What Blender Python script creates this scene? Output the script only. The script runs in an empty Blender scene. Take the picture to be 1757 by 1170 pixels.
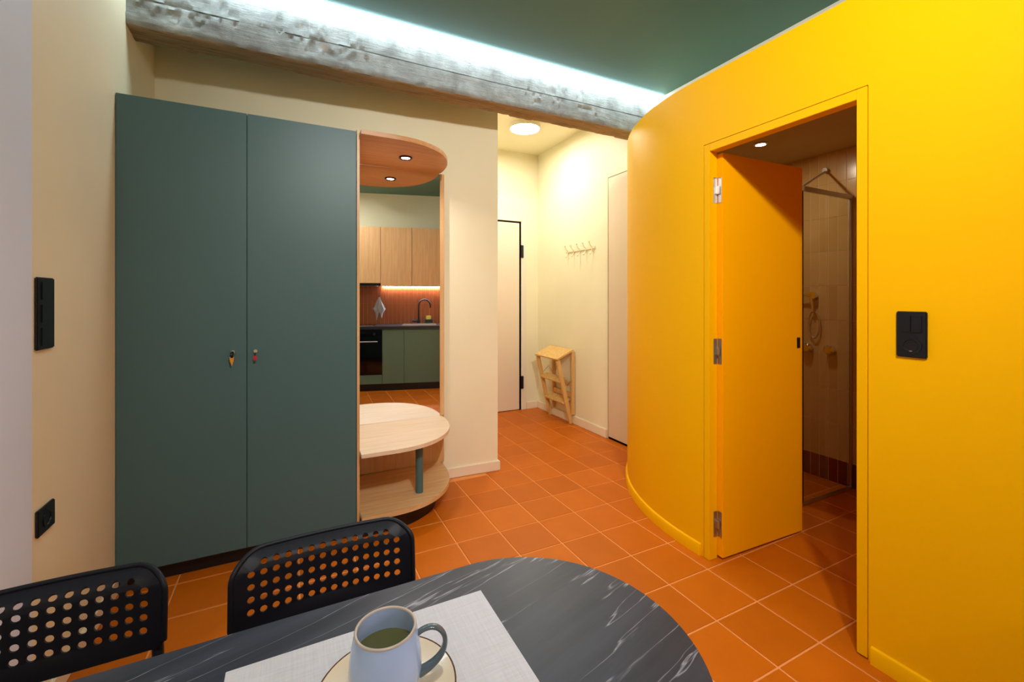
import bpy, bmesh, math, random
from mathutils import Vector, Matrix, noise
random.seed(7)
sc = bpy.context.scene
COL = sc.collection
PI = math.pi

# ------------------------------------------------------------------ camera
YAW = 0.464
F_PX, W_PX = 753.48, 1757.0
cam_d = bpy.data.cameras.new('camera')
cam = bpy.data.objects.new('camera', cam_d)
COL.objects.link(cam)
cam.location = (0, 0, 1.3317)
cam.rotation_euler = (PI / 2, 0, -YAW)
cam_d.sensor_fit = 'HORIZONTAL'
cam_d.sensor_width = 36.0
cam_d.lens = 36.0 * F_PX / W_PX
cam_d.shift_x = 0.0
cam_d.shift_y = -(585.0 - 510.36) / W_PX
cam_d.clip_start = 0.02
sc.camera = cam

# ------------------------------------------------------------------ world and exposure
world = bpy.data.worlds.new('world')
sc.world = world
world.use_nodes = True
world.node_tree.nodes['Background'].inputs[0].default_value = (0.6, 0.7, 0.85, 1)
world.node_tree.nodes['Background'].inputs[1].default_value = 0.3
sc.view_settings.view_transform = 'Standard'
sc.view_settings.look = 'None'
sc.view_settings.gamma = 1.0
sc.view_settings.exposure = 0.0
sc.view_settings.use_curve_mapping = False
LED_COVE = 13.0       # emission of the cove strip
HALL_DISC = 100.0     # emission of the hall ceiling light
FILL_LAMP = 20.0     # watts of the unseen fill lamp added for table and kitchen
TRACK_SPOT = 215.0   # watts of the ceiling spotlight aimed at the yellow wall
CANOPY_W = 5.0
BATH_W = 4.4
KITCHEN_LED = 100.0

# ------------------------------------------------------------------ materials
def srgb(r, g, b):
    def f(c):
        c /= 255.0
        return c / 12.92 if c <= 0.04045 else ((c + 0.055) / 1.055) ** 2.4
    return (f(r), f(g), f(b), 1)

def mat(name, col, rough=0.5, metal=0.0, spec=0.5, coat=0.0):
    m = bpy.data.materials.new(name)
    m.use_nodes = True
    b = m.node_tree.nodes['Principled BSDF']
    b.inputs['Base Color'].default_value = col
    b.inputs['Roughness'].default_value = rough
    b.inputs['Metallic'].default_value = metal
    b.inputs['Specular IOR Level'].default_value = spec
    b.inputs['Coat Weight'].default_value = coat
    return m

def N(m, t, **kw):
    n = m.node_tree.nodes.new(t)
    for k, v in kw.items():
        setattr(n, k, v)
    return n

def L(m, a, b):
    m.node_tree.links.new(a, b)

def coords(m, scale=(1, 1, 1), rot=(0, 0, 0), obj=True):
    tc = N(m, 'ShaderNodeTexCoord')
    mp = N(m, 'ShaderNodeMapping')
    mp.inputs['Scale'].default_value = scale
    mp.inputs['Rotation'].default_value = rot
    L(m, tc.outputs['Object' if obj else 'Generated'], mp.inputs['Vector'])
    return mp.outputs['Vector']

def noise_tex(m, vec, scale=5, detail=4, rough=0.55, dist=0.0):
    n = N(m, 'ShaderNodeTexNoise')
    n.inputs['Scale'].default_value = scale
    n.inputs['Detail'].default_value = detail
    n.inputs['Roughness'].default_value = rough
    n.inputs['Distortion'].default_value = dist
    L(m, vec, n.inputs['Vector'])
    return n.outputs['Fac']

def ramp(m, fac, stops):
    r = N(m, 'ShaderNodeValToRGB')
    el = r.color_ramp.elements
    while len(el) < len(stops):
        el.new(0.5)
    for e, (p, c) in zip(el, stops):
        e.position = p
        e.color = c
    L(m, fac, r.inputs['Fac'])
    return r.outputs['Color']

def bump(m, h, strength=0.2, dist=0.01):
    b = N(m, 'ShaderNodeBump')
    b.inputs['Strength'].default_value = strength
    b.inputs['Distance'].default_value = dist
    L(m, h, b.inputs['Height'])
    L(m, b.outputs['Normal'], m.node_tree.nodes['Principled BSDF'].inputs['Normal'])

def to_base(m, c):
    L(m, c, m.node_tree.nodes['Principled BSDF'].inputs['Base Color'])

def plaster(name, c, rough=0.6, spec=0.35, amt=0.06):
    m = mat(name, c, rough, spec=spec)
    v = coords(m)
    bump(m, noise_tex(m, v, 60, 3), 0.08, 0.003)
    d = tuple(x * (1 - amt) for x in c[:3]) + (1,)
    to_base(m, ramp(m, noise_tex(m, v, 1.6, 3), [(0.3, d), (0.7, c)]))
    return m

M = {}
M['cream'] = plaster('cream_paint', srgb(244, 238, 206), 0.45)
M['cream_left'] = plaster('cream_paint_left', srgb(242, 230, 198), 0.5)
M['pale'] = plaster('pale_white_paint', srgb(222, 232, 255), 0.5)
M['yellow'] = plaster('yellow_paint', (0.95, 0.475, 0.0, 1), 0.45, 0.12, 0.02)
M['orange'] = plaster('orange_door_paint', (1.0, 0.42, 0.0, 1), 0.42, 0.12, 0.02)
M['ceiling_green'] = plaster('green_ceiling_paint', srgb(100, 142, 138), 0.6, 0.3)
M['white'] = plaster('white_paint', srgb(240, 232, 212), 0.45)
M['skirt'] = mat('skirting_paint', srgb(240, 226, 200), 0.35)
M['doorwhite'] = mat('door_laminate', srgb(236, 222, 200), 0.35)
M['chair'] = mat('navy_black_plastic', srgb(13, 16, 27), 0.5, spec=0.3)
M['black'] = mat('black_plastic', srgb(16, 17, 22), 0.35)
M['blackgap'] = mat('dark_gap', srgb(18, 14, 14), 0.8, spec=0.1)
M['steel'] = mat('steel', (0.62, 0.6, 0.58, 1), 0.28, 1.0)
M['chrome'] = mat('chrome', (0.8, 0.8, 0.82, 1), 0.1, 1.0)
M['mirror'] = mat('mirror_glass', (0.93, 0.95, 0.93, 1), 0.0, 1.0)
M['kgreen'] = mat('green_kitchen_laminate', srgb(96, 124, 108), 0.4)
M['green'] = mat('green_laminate', srgb(72, 104, 106), 0.42, spec=0.4)
def wood(name, a, b, axis=0, rough=0.4, sc_=1.0, c2=None):
    m = mat(name, a, rough)
    s = [26 * sc_, 26 * sc_, 26 * sc_]
    s[axis] = 1.6 * sc_
    v = coords(m, tuple(s))
    f = noise_tex(m, v, 1.6, 6, 0.6, 0.6)
    to_base(m, ramp(m, f, [(0.3, a), (0.62, b)]))
    bump(m, f, 0.05, 0.002)
    return m
M['oak_x'] = wood('light_oak_laminate', srgb(222, 188, 140), srgb(204, 164, 112))
M['oak_z'] = wood('light_oak_upright', srgb(220, 182, 132), srgb(204, 162, 108), 2)
M['beech_x'] = wood('oak_canopy', srgb(214, 164, 112), srgb(196, 140, 88))
M['shelf_top'] = wood('pale_oak_shelf', srgb(236, 216, 188), srgb(222, 200, 170))
M['pine'] = wood('pine_wood', srgb(236, 200, 130), srgb(216, 170, 98), 2, 0.5)
M['cabinet_oak'] = wood('kitchen_oak', srgb(246, 200, 146), srgb(232, 180, 124), 2, 0.45)

# terracotta tiles: each tile a slightly different tone
m = mat('terracotta', srgb(178, 82, 34), 0.45, spec=0.28)
oi = N(m, 'ShaderNodeObjectInfo')
geo = N(m, 'ShaderNodeNewGeometry')
nz = N(m, 'ShaderNodeTexNoise'); nz.inputs['Scale'].default_value = 7; nz.inputs['Detail'].default_value = 5
L(m, geo.outputs['Position'], nz.inputs['Vector'])
mx = N(m, 'ShaderNodeMath', operation='MULTIPLY_ADD')
L(m, oi.outputs['Random'], mx.inputs[0]); mx.inputs[1].default_value = 0.35
ad = N(m, 'ShaderNodeMath', operation='MULTIPLY'); L(m, nz.outputs['Fac'], ad.inputs[0]); ad.inputs[1].default_value = 0.45
L(m, ad.outputs[0], mx.inputs[2])
to_base(m, ramp(m, mx.outputs[0], [(0.0, srgb(180, 90, 2)), (0.5, srgb(198, 102, 6)), (1.0, srgb(212, 114, 14))]))
nb = N(m, 'ShaderNodeTexNoise'); nb.inputs['Scale'].default_value = 90
L(m, geo.outputs['Position'], nb.inputs['Vector'])
bump(m, nb.outputs['Fac'], 0.06, 0.002)
M['terracotta'] = m
M['grout'] = mat('orange_grout', srgb(228, 150, 84), 0.8, spec=0.2)

def tile_mat(name, a, b, rough):
    m = mat(name, a, rough)
    oi = N(m, 'ShaderNodeObjectInfo')
    to_base(m, ramp(m, oi.outputs['Random'], [(0.0, a), (1.0, b)]))
    return m
M['bath_tile'] = tile_mat('beige_glazed_tile', srgb(196, 158, 98), srgb(206, 170, 110), 0.22)
M['bath_red'] = tile_mat('oxblood_tile', srgb(104, 36, 22), srgb(126, 46, 28), 0.25)
M['bath_grout'] = mat('beige_grout', srgb(232, 208, 168), 0.8)
M['splash'] = mat('rust_tile', srgb(158, 84, 42), 0.28)
M['splash_grout'] = mat('pale_pink_grout', srgb(214, 150, 120), 0.8)
M['bath_wall'] = plaster('bath_wall_paint', srgb(206, 176, 124), 0.6)
M['bath_ceiling'] = plaster('bath_ceiling_paint', srgb(196, 176, 124), 0.6)

# concrete
m = mat('raw_concrete', srgb(140, 142, 138), 0.85, spec=0.25)
v = coords(m, (1, 1, 1))
f1 = noise_tex(m, v, 7, 8, 0.65, 0.4)
c1 = ramp(m, f1, [(0.28, srgb(122, 120, 116)), (0.5, srgb(150, 152, 148)), (0.72, srgb(176, 178, 174))])
vs = coords(m, (3, 20, 46))
f2 = noise_tex(m, vs, 2, 6, 0.6, 0.8)
c2 = ramp(m, f2, [(0.25, (0.6, 0.57, 0.53, 1)), (0.48, (1, 1, 1, 1))])
mixn = N(m, 'ShaderNodeMix', data_type='RGBA', blend_type='MULTIPLY')
mixn.inputs[0].default_value = 0.55
L(m, c1, mixn.inputs[6]); L(m, c2, mixn.inputs[7])
f3 = noise_tex(m, v, 2.6, 5, 0.7)
c3 = ramp(m, f3, [(0.66, (0, 0, 0, 1)), (0.74, (1, 1, 1, 1))])
mix2 = N(m, 'ShaderNodeMix', data_type='RGBA')
L(m, c3, mix2.inputs[0]); L(m, mixn.outputs[2], mix2.inputs[6]); mix2.inputs[7].default_value = srgb(160, 124, 96)
to_base(m, mix2.outputs[2])
fb = noise_tex(m, coords(m, (4, 14, 30)), 3, 9, 0.75, 0.6)
bump(m, fb, 0.55, 0.012)
M['concrete'] = m
m = mat('timber_bounce_tinted_concrete', srgb(150, 132, 108), 0.85, spec=0.2)  # form-board grain, with warm floor bounce painted into its brown tone
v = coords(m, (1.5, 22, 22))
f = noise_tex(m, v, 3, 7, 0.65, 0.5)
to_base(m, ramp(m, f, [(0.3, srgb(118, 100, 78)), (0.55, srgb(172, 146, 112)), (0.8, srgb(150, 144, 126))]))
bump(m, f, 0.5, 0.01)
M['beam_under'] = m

# dark marble laminate
m = mat('dark_marble_laminate', srgb(70, 74, 80), 0.38, spec=0.32)
v0 = coords(m, (1, 1, 1), (0, 0, math.radians(-15)))
mp = N(m, 'ShaderNodeMapping'); mp.inputs['Scale'].default_value = (1.9, 24.0, 1)
L(m, v0, mp.inputs['Vector'])
fa = noise_tex(m, mp.outputs['Vector'], 1.0, 4, 0.5, 0.12)
sub = N(m, 'ShaderNodeMath', operation='SUBTRACT'); L(m, fa, sub.inputs[0]); sub.inputs[1].default_value = 0.5
ab = N(m, 'ShaderNodeMath', operation='ABSOLUTE'); L(m, sub.outputs[0], ab.inputs[0])
vein = ramp(m, ab.outputs[0], [(0.0, (0.75, 0.75, 0.75, 1)), (0.005, (0.22, 0.22, 0.22, 1)), (0.013, (0, 0, 0, 1))])
mask = ramp(m, noise_tex(m, mp.outputs['Vector'], 1.7, 3, 0.5), [(0.36, (0, 0, 0, 1)), (0.54, (1, 1, 1, 1))])
mm = N(m, 'ShaderNodeMix', data_type='RGBA', blend_type='MULTIPLY'); mm.inputs[0].default_value = 1
L(m, vein, mm.inputs[6]); L(m, mask, mm.inputs[7])
cl = ramp(m, noise_tex(m, mp.outputs['Vector'], 0.8, 6, 0.6), [(0.3, srgb(34, 37, 47)), (0.7, srgb(60, 63, 76))])
mf = N(m, 'ShaderNodeMix', data_type='RGBA')
L(m, mm.outputs[2], mf.inputs[0]); L(m, cl, mf.inputs[6]); mf.inputs[7].default_value = srgb(176, 178, 188)
to_base(m, mf.outputs[2])
M['marble'] = m

# linen
m = mat('linen', srgb(222, 216, 212), 0.9, spec=0.1)
wa = N(m, 'ShaderNodeTexWave'); wa.inputs['Scale'].default_value = 320; wa.bands_direction = 'X'
wb = N(m, 'ShaderNodeTexWave'); wb.inputs['Scale'].default_value = 320; wb.bands_direction = 'Y'
v = coords(m)
L(m, v, wa.inputs['Vector']); L(m, v, wb.inputs['Vector'])
mu = N(m, 'ShaderNodeMath', operation='MULTIPLY'); L(m, wa.outputs['Fac'], mu.inputs[0]); L(m, wb.outputs['Fac'], mu.inputs[1])
bump(m, mu.outputs[0], 0.3, 0.001)
fx = noise_tex(m, coords(m, (14, 260, 1)), 1, 3)
fy = noise_tex(m, coords(m, (260, 14, 1)), 1, 3)
av = N(m, 'ShaderNodeMath', operation='ADD'); L(m, fx, av.inputs[0]); L(m, fy, av.inputs[1])
hv = N(m, 'ShaderNodeMath', operation='MULTIPLY'); L(m, av.outputs[0], hv.inputs[0]); hv.inputs[1].default_value = 0.5
to_base(m, ramp(m, hv.outputs[0], [(0.36, srgb(206, 206, 214)), (0.62, srgb(218, 219, 228))]))
M['linen'] = m

M['mug_glaze'] = mat('pale_blue_glaze', srgb(180, 206, 250), 0.22, coat=0.4)
M['mug_rim'] = mat('brown_speckled_rim', srgb(190, 176, 164), 0.3, coat=0.4)
M['mug_handle'] = mat('dark_teal_glaze', srgb(84, 98, 106), 0.22, coat=0.5)
M['tea'] = mat('green_tea', srgb(92, 92, 48), 0.12)
M['saucer'] = mat('cream_glaze', srgb(232, 214, 188), 0.22, coat=0.5)
M['saucer_rim'] = mat('brown_glaze_rim', srgb(92, 58, 36), 0.3, coat=0.3)
M['gold'] = mat('amber_plastic', srgb(214, 146, 36), 0.4)
M['red'] = mat('red_plastic', srgb(190, 40, 56), 0.4)
M['towel'] = mat('tea_towel_cloth', srgb(226, 226, 232), 0.95, spec=0.1)
M['sponge'] = mat('yellow_sponge', srgb(226, 220, 110), 0.9)
M['holder'] = mat('dark_green_holder', srgb(20, 50, 46), 0.35)
M['ovenglass'] = mat('black_oven_glass', srgb(8, 8, 10), 0.08)
M['counter'] = mat('dark_worktop', srgb(40, 42, 52), 0.3)
M['darkmetal'] = mat('dark_bronze_ring', srgb(60, 40, 36), 0.35, 0.8)
M['hinge'] = mat('brushed_hinge', (0.5, 0.46, 0.44, 1), 0.35, 1.0)
M['hook'] = mat('cream_metal', srgb(238, 226, 192), 0.35)
m = mat('clear_glass', (0.93, 0.97, 0.95, 1), 0.0)
m.node_tree.nodes['Principled BSDF'].inputs['Transmission Weight'].default_value = 1.0
m.node_tree.nodes['Principled BSDF'].inputs['IOR'].default_value = 1.45
M['glass'] = m
def emit(name, col, s):
    m = bpy.data.materials.new(name); m.use_nodes = True
    b = m.node_tree.nodes['Principled BSDF']
    b.inputs['Base Color'].default_value = (0.9, 0.9, 0.9, 1)
    b.inputs['Emission Color'].default_value = col
    b.inputs['Emission Strength'].default_value = s
    return m
M['led'] = emit('cove_led_diffuser', (0.70, 0.90, 1.0, 1), LED_COVE)
M['disc'] = emit('hall_light_diffuser', (1.0, 0.95, 0.86, 1), HALL_DISC)
M['spot'] = emit('downlight_lens', (1.0, 0.95, 0.9, 1), 30)
M['lamp'] = emit('spot_and_fill_lens', (1.0, 0.92, 0.8, 1), 6)
M['kled'] = emit('kitchen_led', (0.86, 0.86, 1.0, 1), KITCHEN_LED)

# ------------------------------------------------------------------ mesh helpers
def finish(name, bm, m, parent=None, smooth=None, world_coords=True, recalc=True, mats=None):
    if recalc:
        bmesh.ops.recalc_face_normals(bm, faces=bm.faces)
    me = bpy.data.meshes.new(name)
    bm.to_mesh(me); bm.free()
    for x in (mats or [m]):
        me.materials.append(x)
    if smooth is not None:
        me.polygons.foreach_set('use_smooth', [True] * len(me.polygons))
        if smooth < 179:
            me.set_sharp_from_angle(angle=math.radians(smooth))
    o = bpy.data.objects.new(name, me)
    COL.objects.link(o)
    if parent is not None:
        o.parent = parent
        if world_coords:
            me.transform(world_mat(parent).inverted())
    return o

def world_mat(o):
    mt = Matrix.LocRotScale(o.location, o.rotation_euler, o.scale)
    return world_mat(o.parent) @ mt if o.parent else mt

def recentre(o):
    vs = [v.co for v in o.data.vertices]
    c = Vector(((min(v.x for v in vs) + max(v.x for v in vs)) / 2, (min(v.y for v in vs) + max(v.y for v in vs)) / 2, min(v.z for v in vs)))
    o.data.transform(Matrix.Translation(-c))
    o.location = c
    return o

def tag(o, label, cat, group=None):
    o['label'] = label; o['category'] = cat
    if group: o['group'] = group
    return o

def thing(name, label, cat, loc=(0, 0, 0), rotz=0, group=None):
    o = bpy.data.objects.new(name, None); COL.objects.link(o)
    o.empty_display_size = 0.1
    o.location = loc; o.rotation_euler = (0, 0, rotz)
    return tag(o, label, cat, group)

def single(name, bm, m, label, cat, group=None, smooth=None):
    o = recentre(finish(name, bm, m, smooth=smooth))
    return tag(o, label, cat, group)

def struct(name, bm, m, parent=None, smooth=None, mats=None):
    o = finish(name, bm, m, parent, smooth, mats=mats)
    if parent is None:
        o['kind'] = 'structure'
    return o

def BM(): return bmesh.new()

def box(bm, x0, x1, y0, y1, z0, z1, bev=0.0, xf=None, seg=2):
    vs = [bm.verts.new((x, y, z)) for x in (x0, x1) for y in (y0, y1) for z in (z0, z1)]
    idx = [(0, 1, 3, 2), (4, 6, 7, 5), (0, 4, 5, 1), (2, 3, 7, 6), (0, 2, 6, 4), (1, 5, 7, 3)]
    fs = [bm.faces.new([vs[i] for i in f]) for f in idx]
    allv = vs
    if bev > 0:
        es = list({e for f in fs for e in f.edges})
        r = bmesh.ops.bevel(bm, geom=es, offset=bev, segments=seg, affect='EDGES', clamp_overlap=True)
        allv = list({v for f in r['faces'] for v in f.verts} | {v for v in vs if v.is_valid})
    if xf:
        for v in allv:
            v.co = xf(v.co)
    return bm

def prism(bm, pts, z0, z1, bev=0.0, xf=None):
    lo = [bm.verts.new((p[0], p[1], z0)) for p in pts]
    hi = [bm.verts.new((p[0], p[1], z1)) for p in pts]
    n = len(pts)
    fb = bm.faces.new(lo[::-1]); ft = bm.faces.new(hi)
    for i in range(n):
        bm.faces.new((lo[i], lo[(i + 1) % n], hi[(i + 1) % n], hi[i]))
    if bev > 0:
        bmesh.ops.bevel(bm, geom=list(fb.edges) + list(ft.edges), offset=bev, segments=2, affect='EDGES', clamp_overlap=True)
    if xf:
        for v in bm.verts: v.co = xf(v.co)
    return bm

def tube(bm, pts, r, seg=10, closed=False, cap=True, flat=None):
    pts = [Vector(p) for p in pts]
    n = len(pts); rings = []
    rr = r if isinstance(r, (list, tuple)) else [r] * n
    ref = None
    for i, p in enumerate(pts):
        a = pts[(i - 1) % n] if (closed or i > 0) else p
        b = pts[(i + 1) % n] if (closed or i < n - 1) else p
        t = (b - a).normalized()
        if ref is None:
            ref = Vector((0, 0, 1)) if abs(t.z) < 0.9 else Vector((1, 0, 0))
        u = (ref - t * ref.dot(t)).normalized(); ref = u
        w = t.cross(u)
        fu, fw = flat or (1, 1)
        rings.append([bm.verts.new(p + u * rr[i] * fu * math.cos(2 * PI * k / seg) + w * rr[i] * fw * math.sin(2 * PI * k / seg)) for k in range(seg)])
    m = n if closed else n - 1
    for i in range(m):
        A, B = rings[i], rings[(i + 1) % n]
        for k in range(seg):
            bm.faces.new((A[k], A[(k + 1) % seg], B[(k + 1) % seg], B[k]))
    if cap and not closed:
        bm.faces.new(rings[0][::-1]); bm.faces.new(rings[-1])
    return bm

def lathe(bm, prof, c=(0, 0, 0), seg=32, axis='z', close=False):
    c = Vector(c); rings = []
    for r, h in prof:
        ring = []
        for k in range(seg):
            a = 2 * PI * k / seg
            if axis == 'z': p = Vector((r * math.cos(a), r * math.sin(a), h))
            elif axis == 'x': p = Vector((h, r * math.cos(a), r * math.sin(a)))
            else: p = Vector((r * math.cos(a), h, r * math.sin(a)))
            ring.append(bm.verts.new(c + p))
        rings.append(ring)
    for A, B in zip(rings, rings[1:]):
        for k in range(seg):
            bm.faces.new((A[k], A[(k + 1) % seg], B[(k + 1) % seg], B[k]))
    if close:
        for k in range(seg):
            A, B = rings[-1], rings[0]
            bm.faces.new((A[k], A[(k + 1) % seg], B[(k + 1) % seg], B[k]))
    else:
        bm.faces.new(rings[0][::-1]); bm.faces.new(rings[-1])
    return bm

def arc(cx, cy, r, a0, a1, n):
    return [(cx + r * math.cos(math.radians(a0 + (a1 - a0) * i / n)), cy + r * math.sin(math.radians(a0 + (a1 - a0) * i / n))) for i in range(n + 1)]

# ------------------------------------------------------------------ dimensions (metres)
XL = -0.712        # left wall
XR = 2.665         # right wall of room and hall
XY = 1.89          # yellow wall face
ZC = 2.95          # green ceiling
ZH = 3.05          # hall ceiling
ZY = 2.465         # top of the yellow box
YW0, YW1 = 3.20, 3.085    # back wall (slightly askew)
YB = -1.5
PITCH = 0.256
GX, GY = 0.030, 0.218

# ------------------------------------------------------------------ setting
bm = BM(); box(bm, XL - 0.1, 3.75, YB - 0.2, 4.85, -0.12, -0.0025)
floor = struct('floor', bm, M['grout'])

bm = BM(); box(bm, XL - 0.12, XL, YB, 3.3, 0, ZH + 0.05)
wall_left = struct('wall_left', bm, M['cream_left'])
bm = BM(); box(bm, XL, XL + 0.022, 0.7, 1.803, 0.0, 2.95, 0.002)
struct('trim_1', bm, M['pale'])
bm = BM(); box(bm, XL, XL + 0.014, 1.805, 2.55, 0.0, 0.075, 0.004)
struct('baseboard_left', bm, M['skirt'])

bm = BM(); prism(bm, [(XL - 0.12, 3.207), (1.42, YW1), (1.42, 4.72), (XL - 0.12, 4.72)], 0, ZH + 0.05)
struct('wall_back', bm, M['cream'])
bm = BM()
prism(bm, [(0.985, 3.094), (1.434, 3.0695), (1.434, 4.60), (1.42, 4.60), (1.42, 3.0851), (0.985, 3.1085)], 0.0, 0.074, 0.004)
struct('baseboard_back', bm, M['skirt'])

YF = 4.62
bm = BM(); box(bm, 1.42, 1.55, YF, YF + 0.1, 0, ZH); box(bm, 2.432, XR + 0.1, YF, YF + 0.1, 0, ZH); box(bm, 1.55, 2.432, YF, YF + 0.1, 2.235, ZH)
struct('wall_hall', bm, M['cream'])
bm = BM(); box(bm, XR, XR + 0.1, 3.305, YF + 0.1, 0, ZH); box(bm, XR, XR + 0.1, 2.55, 3.305, 2.463, ZH)
box(bm, XR + 0.05, XR + 0.1, 2.55, 3.305, 0, 2.463)
struct('wall_right', bm, M['cream'])
bm = BM(); box(bm, XR, XR + 0.1, YB, 2.55, 2.47, ZH)
struct('wall_upper_right', bm, M['white'])
bm = BM(); box(bm, XR, XR + 0.1, YB, 0.40, 0, 2.47)
struct('wall_kitchen_side', bm, M['cream'])
bm = BM(); box(bm, 2.502, XR - 0.014, YF - 0.014, YF, 0, 0.085, 0.004)
struct('baseboard_hall', bm, M['skirt'])
bm = BM(); box(bm, XR - 0.014, XR, 3.312, YF, 0, 0.085, 0.004)
struct('baseboard_right', bm, M['skirt'])

bm = BM(); box(bm, XL - 0.1, XR + 0.1, YB - 0.1, 2.60, ZC, ZC + 0.14)
struct('ceiling', bm, M['ceiling_green'])
bm = BM(); box(bm, XL - 0.1, XR + 0.1, 2.60, YF + 0.1, ZH, ZH + 0.1)
struct('ceiling_hall', bm, M['cream'])
bm = BM(); box(bm, XL - 0.12, XR + 0.1, YB - 0.1, YB, 0, ZC)
struct('wall_behind_camera', bm, M['cream'])

# floor tiles: each one in the room, the hall and the shower room
def tile_bm(w, d, h, bev=0.002):
    b = BM(); box(b, -w / 2, w / 2, -d / 2, d / 2, -h, 0, bev, seg=1); return b
GAP = 0.007
tm = finish('tile', tile_bm(PITCH - GAP, PITCH - GAP, 0.008), M['terracotta'], floor, world_coords=False)
first = True
spots = []
kx = lambda k: GX + PITCH * (k + 0.5)
ky = lambda k: GY + PITCH * (k + 0.5)
for i in range(-4, 15):
    for j in range(-8, 19):
        x, y = kx(i), ky(j)
        if x + .13 < XL or y > YF + .08 or x > 3.6 or y < -1.5: continue
        if x - 0.13 > XR and y > 2.76: continue
        if y > 3.1 and x < 1.3: continue
        if x > XY + .15 and y < 0.42 and x > XR + .1: continue
        d = math.hypot(x, y)
        fwd = x * math.sin(YAW) + y * math.cos(YAW)
        vis = fwd > 0.25
        spots.append((0 if vis else 1, d, x, y))
spots.sort()
for s in spots[:300]:
    if first:
        o = tm; first = False
    else:
        o = tm.copy(); COL.objects.link(o); o.parent = floor
    o.location = (s[2], s[3], 0)
if len(spots) > 300:
    bm = BM()
    for s in spots[300:]:
        h = (PITCH - GAP) / 2
        box(bm, s[2] - h, s[2] + h, s[3] - h, s[3] + h, -0.008, 0)
    o = finish('tiles_out_of_view', bm, M['terracotta'], floor); o['kind'] = 'stuff'

# ------------------------------------------------------------------ yellow box (shower room)
Y0, RC = 1.65, 1.33
def curve_pts(r_out, off, n=40, a1=90):
    return [(XY + RC - r_out * math.cos(math.radians(a1 * i / n)), Y0 + r_out * math.sin(math.radians(a1 * i / n))) for i in range(n + 1)]
A_END = math.degrees(math.acos((RC - (XR - XY)) / RC))
outer = curve_pts(RC, 0, 36, A_END)
inner = curve_pts(RC - 0.10, 0, 36, A_END)
bm = BM()
prism(bm, [(XY, 1.577)] + outer + inner[::-1] + [(XY + 0.10, 1.577)], 0, ZY)
prism(bm, [(XY, 0.40), (XY, 0.856), (XY + 0.10, 0.856), (XY + 0.10, 0.50), (3.7, 0.50), (3.7, 0.40)], 0, ZY)
prism(bm, [(XY, 0.856), (XY, 1.577), (XY + 0.10, 1.577), (XY + 0.10, 0.856)], 2.113, ZY)
o = struct('wall_yellow', bm, M['yellow'], smooth=30)
# skirting that follows the curve
def skirt_profile(path, th=0.013, h=0.062):
    b = BM(); prof = [(0, 0), (th, 0), (th, h - 0.012), (th - 0.004, h - 0.003), (0, h)]
    rings = []
    n = len(path)
    for i, p in enumerate(path):
        a = path[max(0, i - 1)]; c = path[min(n - 1, i + 1)]
        t = Vector((c[0] - a[0], c[1] - a[1])).normalized(); nn = Vector((-t.y, t.x))
        rings.append([b.verts.new((p[0] + nn.x * q[0], p[1] + nn.y * q[0], q[1])) for q in prof])
    for A, B in zip(rings, rings[1:]):
        for k in range(len(prof)):
            b.faces.new((A[k], A[(k + 1) % 5], B[(k + 1) % 5], B[k]))
    b.faces.new(rings[0]); b.faces.new(rings[-1][::-1])
    return b
struct('baseboard_curved', skirt_profile([(XY, 1.592)] + outer), M['yellow'], smooth=35)
struct('baseboard_yellow', skirt_profile([(XY, 0.40), (XY, 0.845)]), M['yellow'], smooth=35)
# door frame
fr = thing('door_frame', 'yellow flush door frame around the open shower room doorway', 'door frame', (XY, 1.2165, 0))
FX0, FX1 = XY - 0.001, XY + 0.055
bm = BM(); box(bm, FX0, FX1, 1.540, 1.574, 0.0, 2.11, 0.0015); finish('jamb', bm, M['yellow'], fr)
bm = BM(); box(bm, FX0, FX1, 0.859, 0.893, 0.006, 2.11, 0.0015); finish('jamb', bm, M['yellow'], fr)
bm = BM(); box(bm, FX0, FX1, 0.893, 1.540, 2.072, 2.11, 0.0015); finish('head', bm, M['yellow'], fr)
# door leaf
A = Vector((1.946, 1.508)); B = Vector((2.583, 1.487))
ang = math.atan2(B.y - A.y, B.x - A.x)
dl = thing('door_1', 'orange yellow door leaf standing open into the shower room', 'door', (A.x, A.y, 0.012), ang)
dl['kind'] = 'structure'
wd = (B - A).length
bm = BM(); box(bm, 0, wd, 0, 0.040, 0, 2.052, 0.0025); finish('leaf', bm, M['orange'], dl, world_coords=False)
bm = BM(); box(bm, wd - 0.050, wd - 0.022, -0.0025, 0.004, 1.035, 1.095, 0.002)
o = finish('latch_plate', bm, M['black'], dl, world_coords=False); o['label'] = 'small black recessed pull'
for z in (0.165, 1.045, 1.866):
    bm = BM()
    box(bm, -0.003, 0.001, 0.006, 0.028, z - 0.065, z + 0.065, 0.0015)
    hg = finish('hinge', bm, M['hinge'], dl, world_coords=False)
    bm = BM(); box(bm, -0.016, -0.003, 0.012, 0.034, z - 0.02, z + 0.02, 0.003)
    finish('hinge_knuckle', bm, M['steel'], hg, world_coords=False)
    bm = BM(); box(bm, -0.030, -0.006, 0.0285, 0.0315, z - 0.065, z + 0.065, 0.001)
    finish('hinge_leaf', bm, M['hinge'], hg, world_coords=False)

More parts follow.
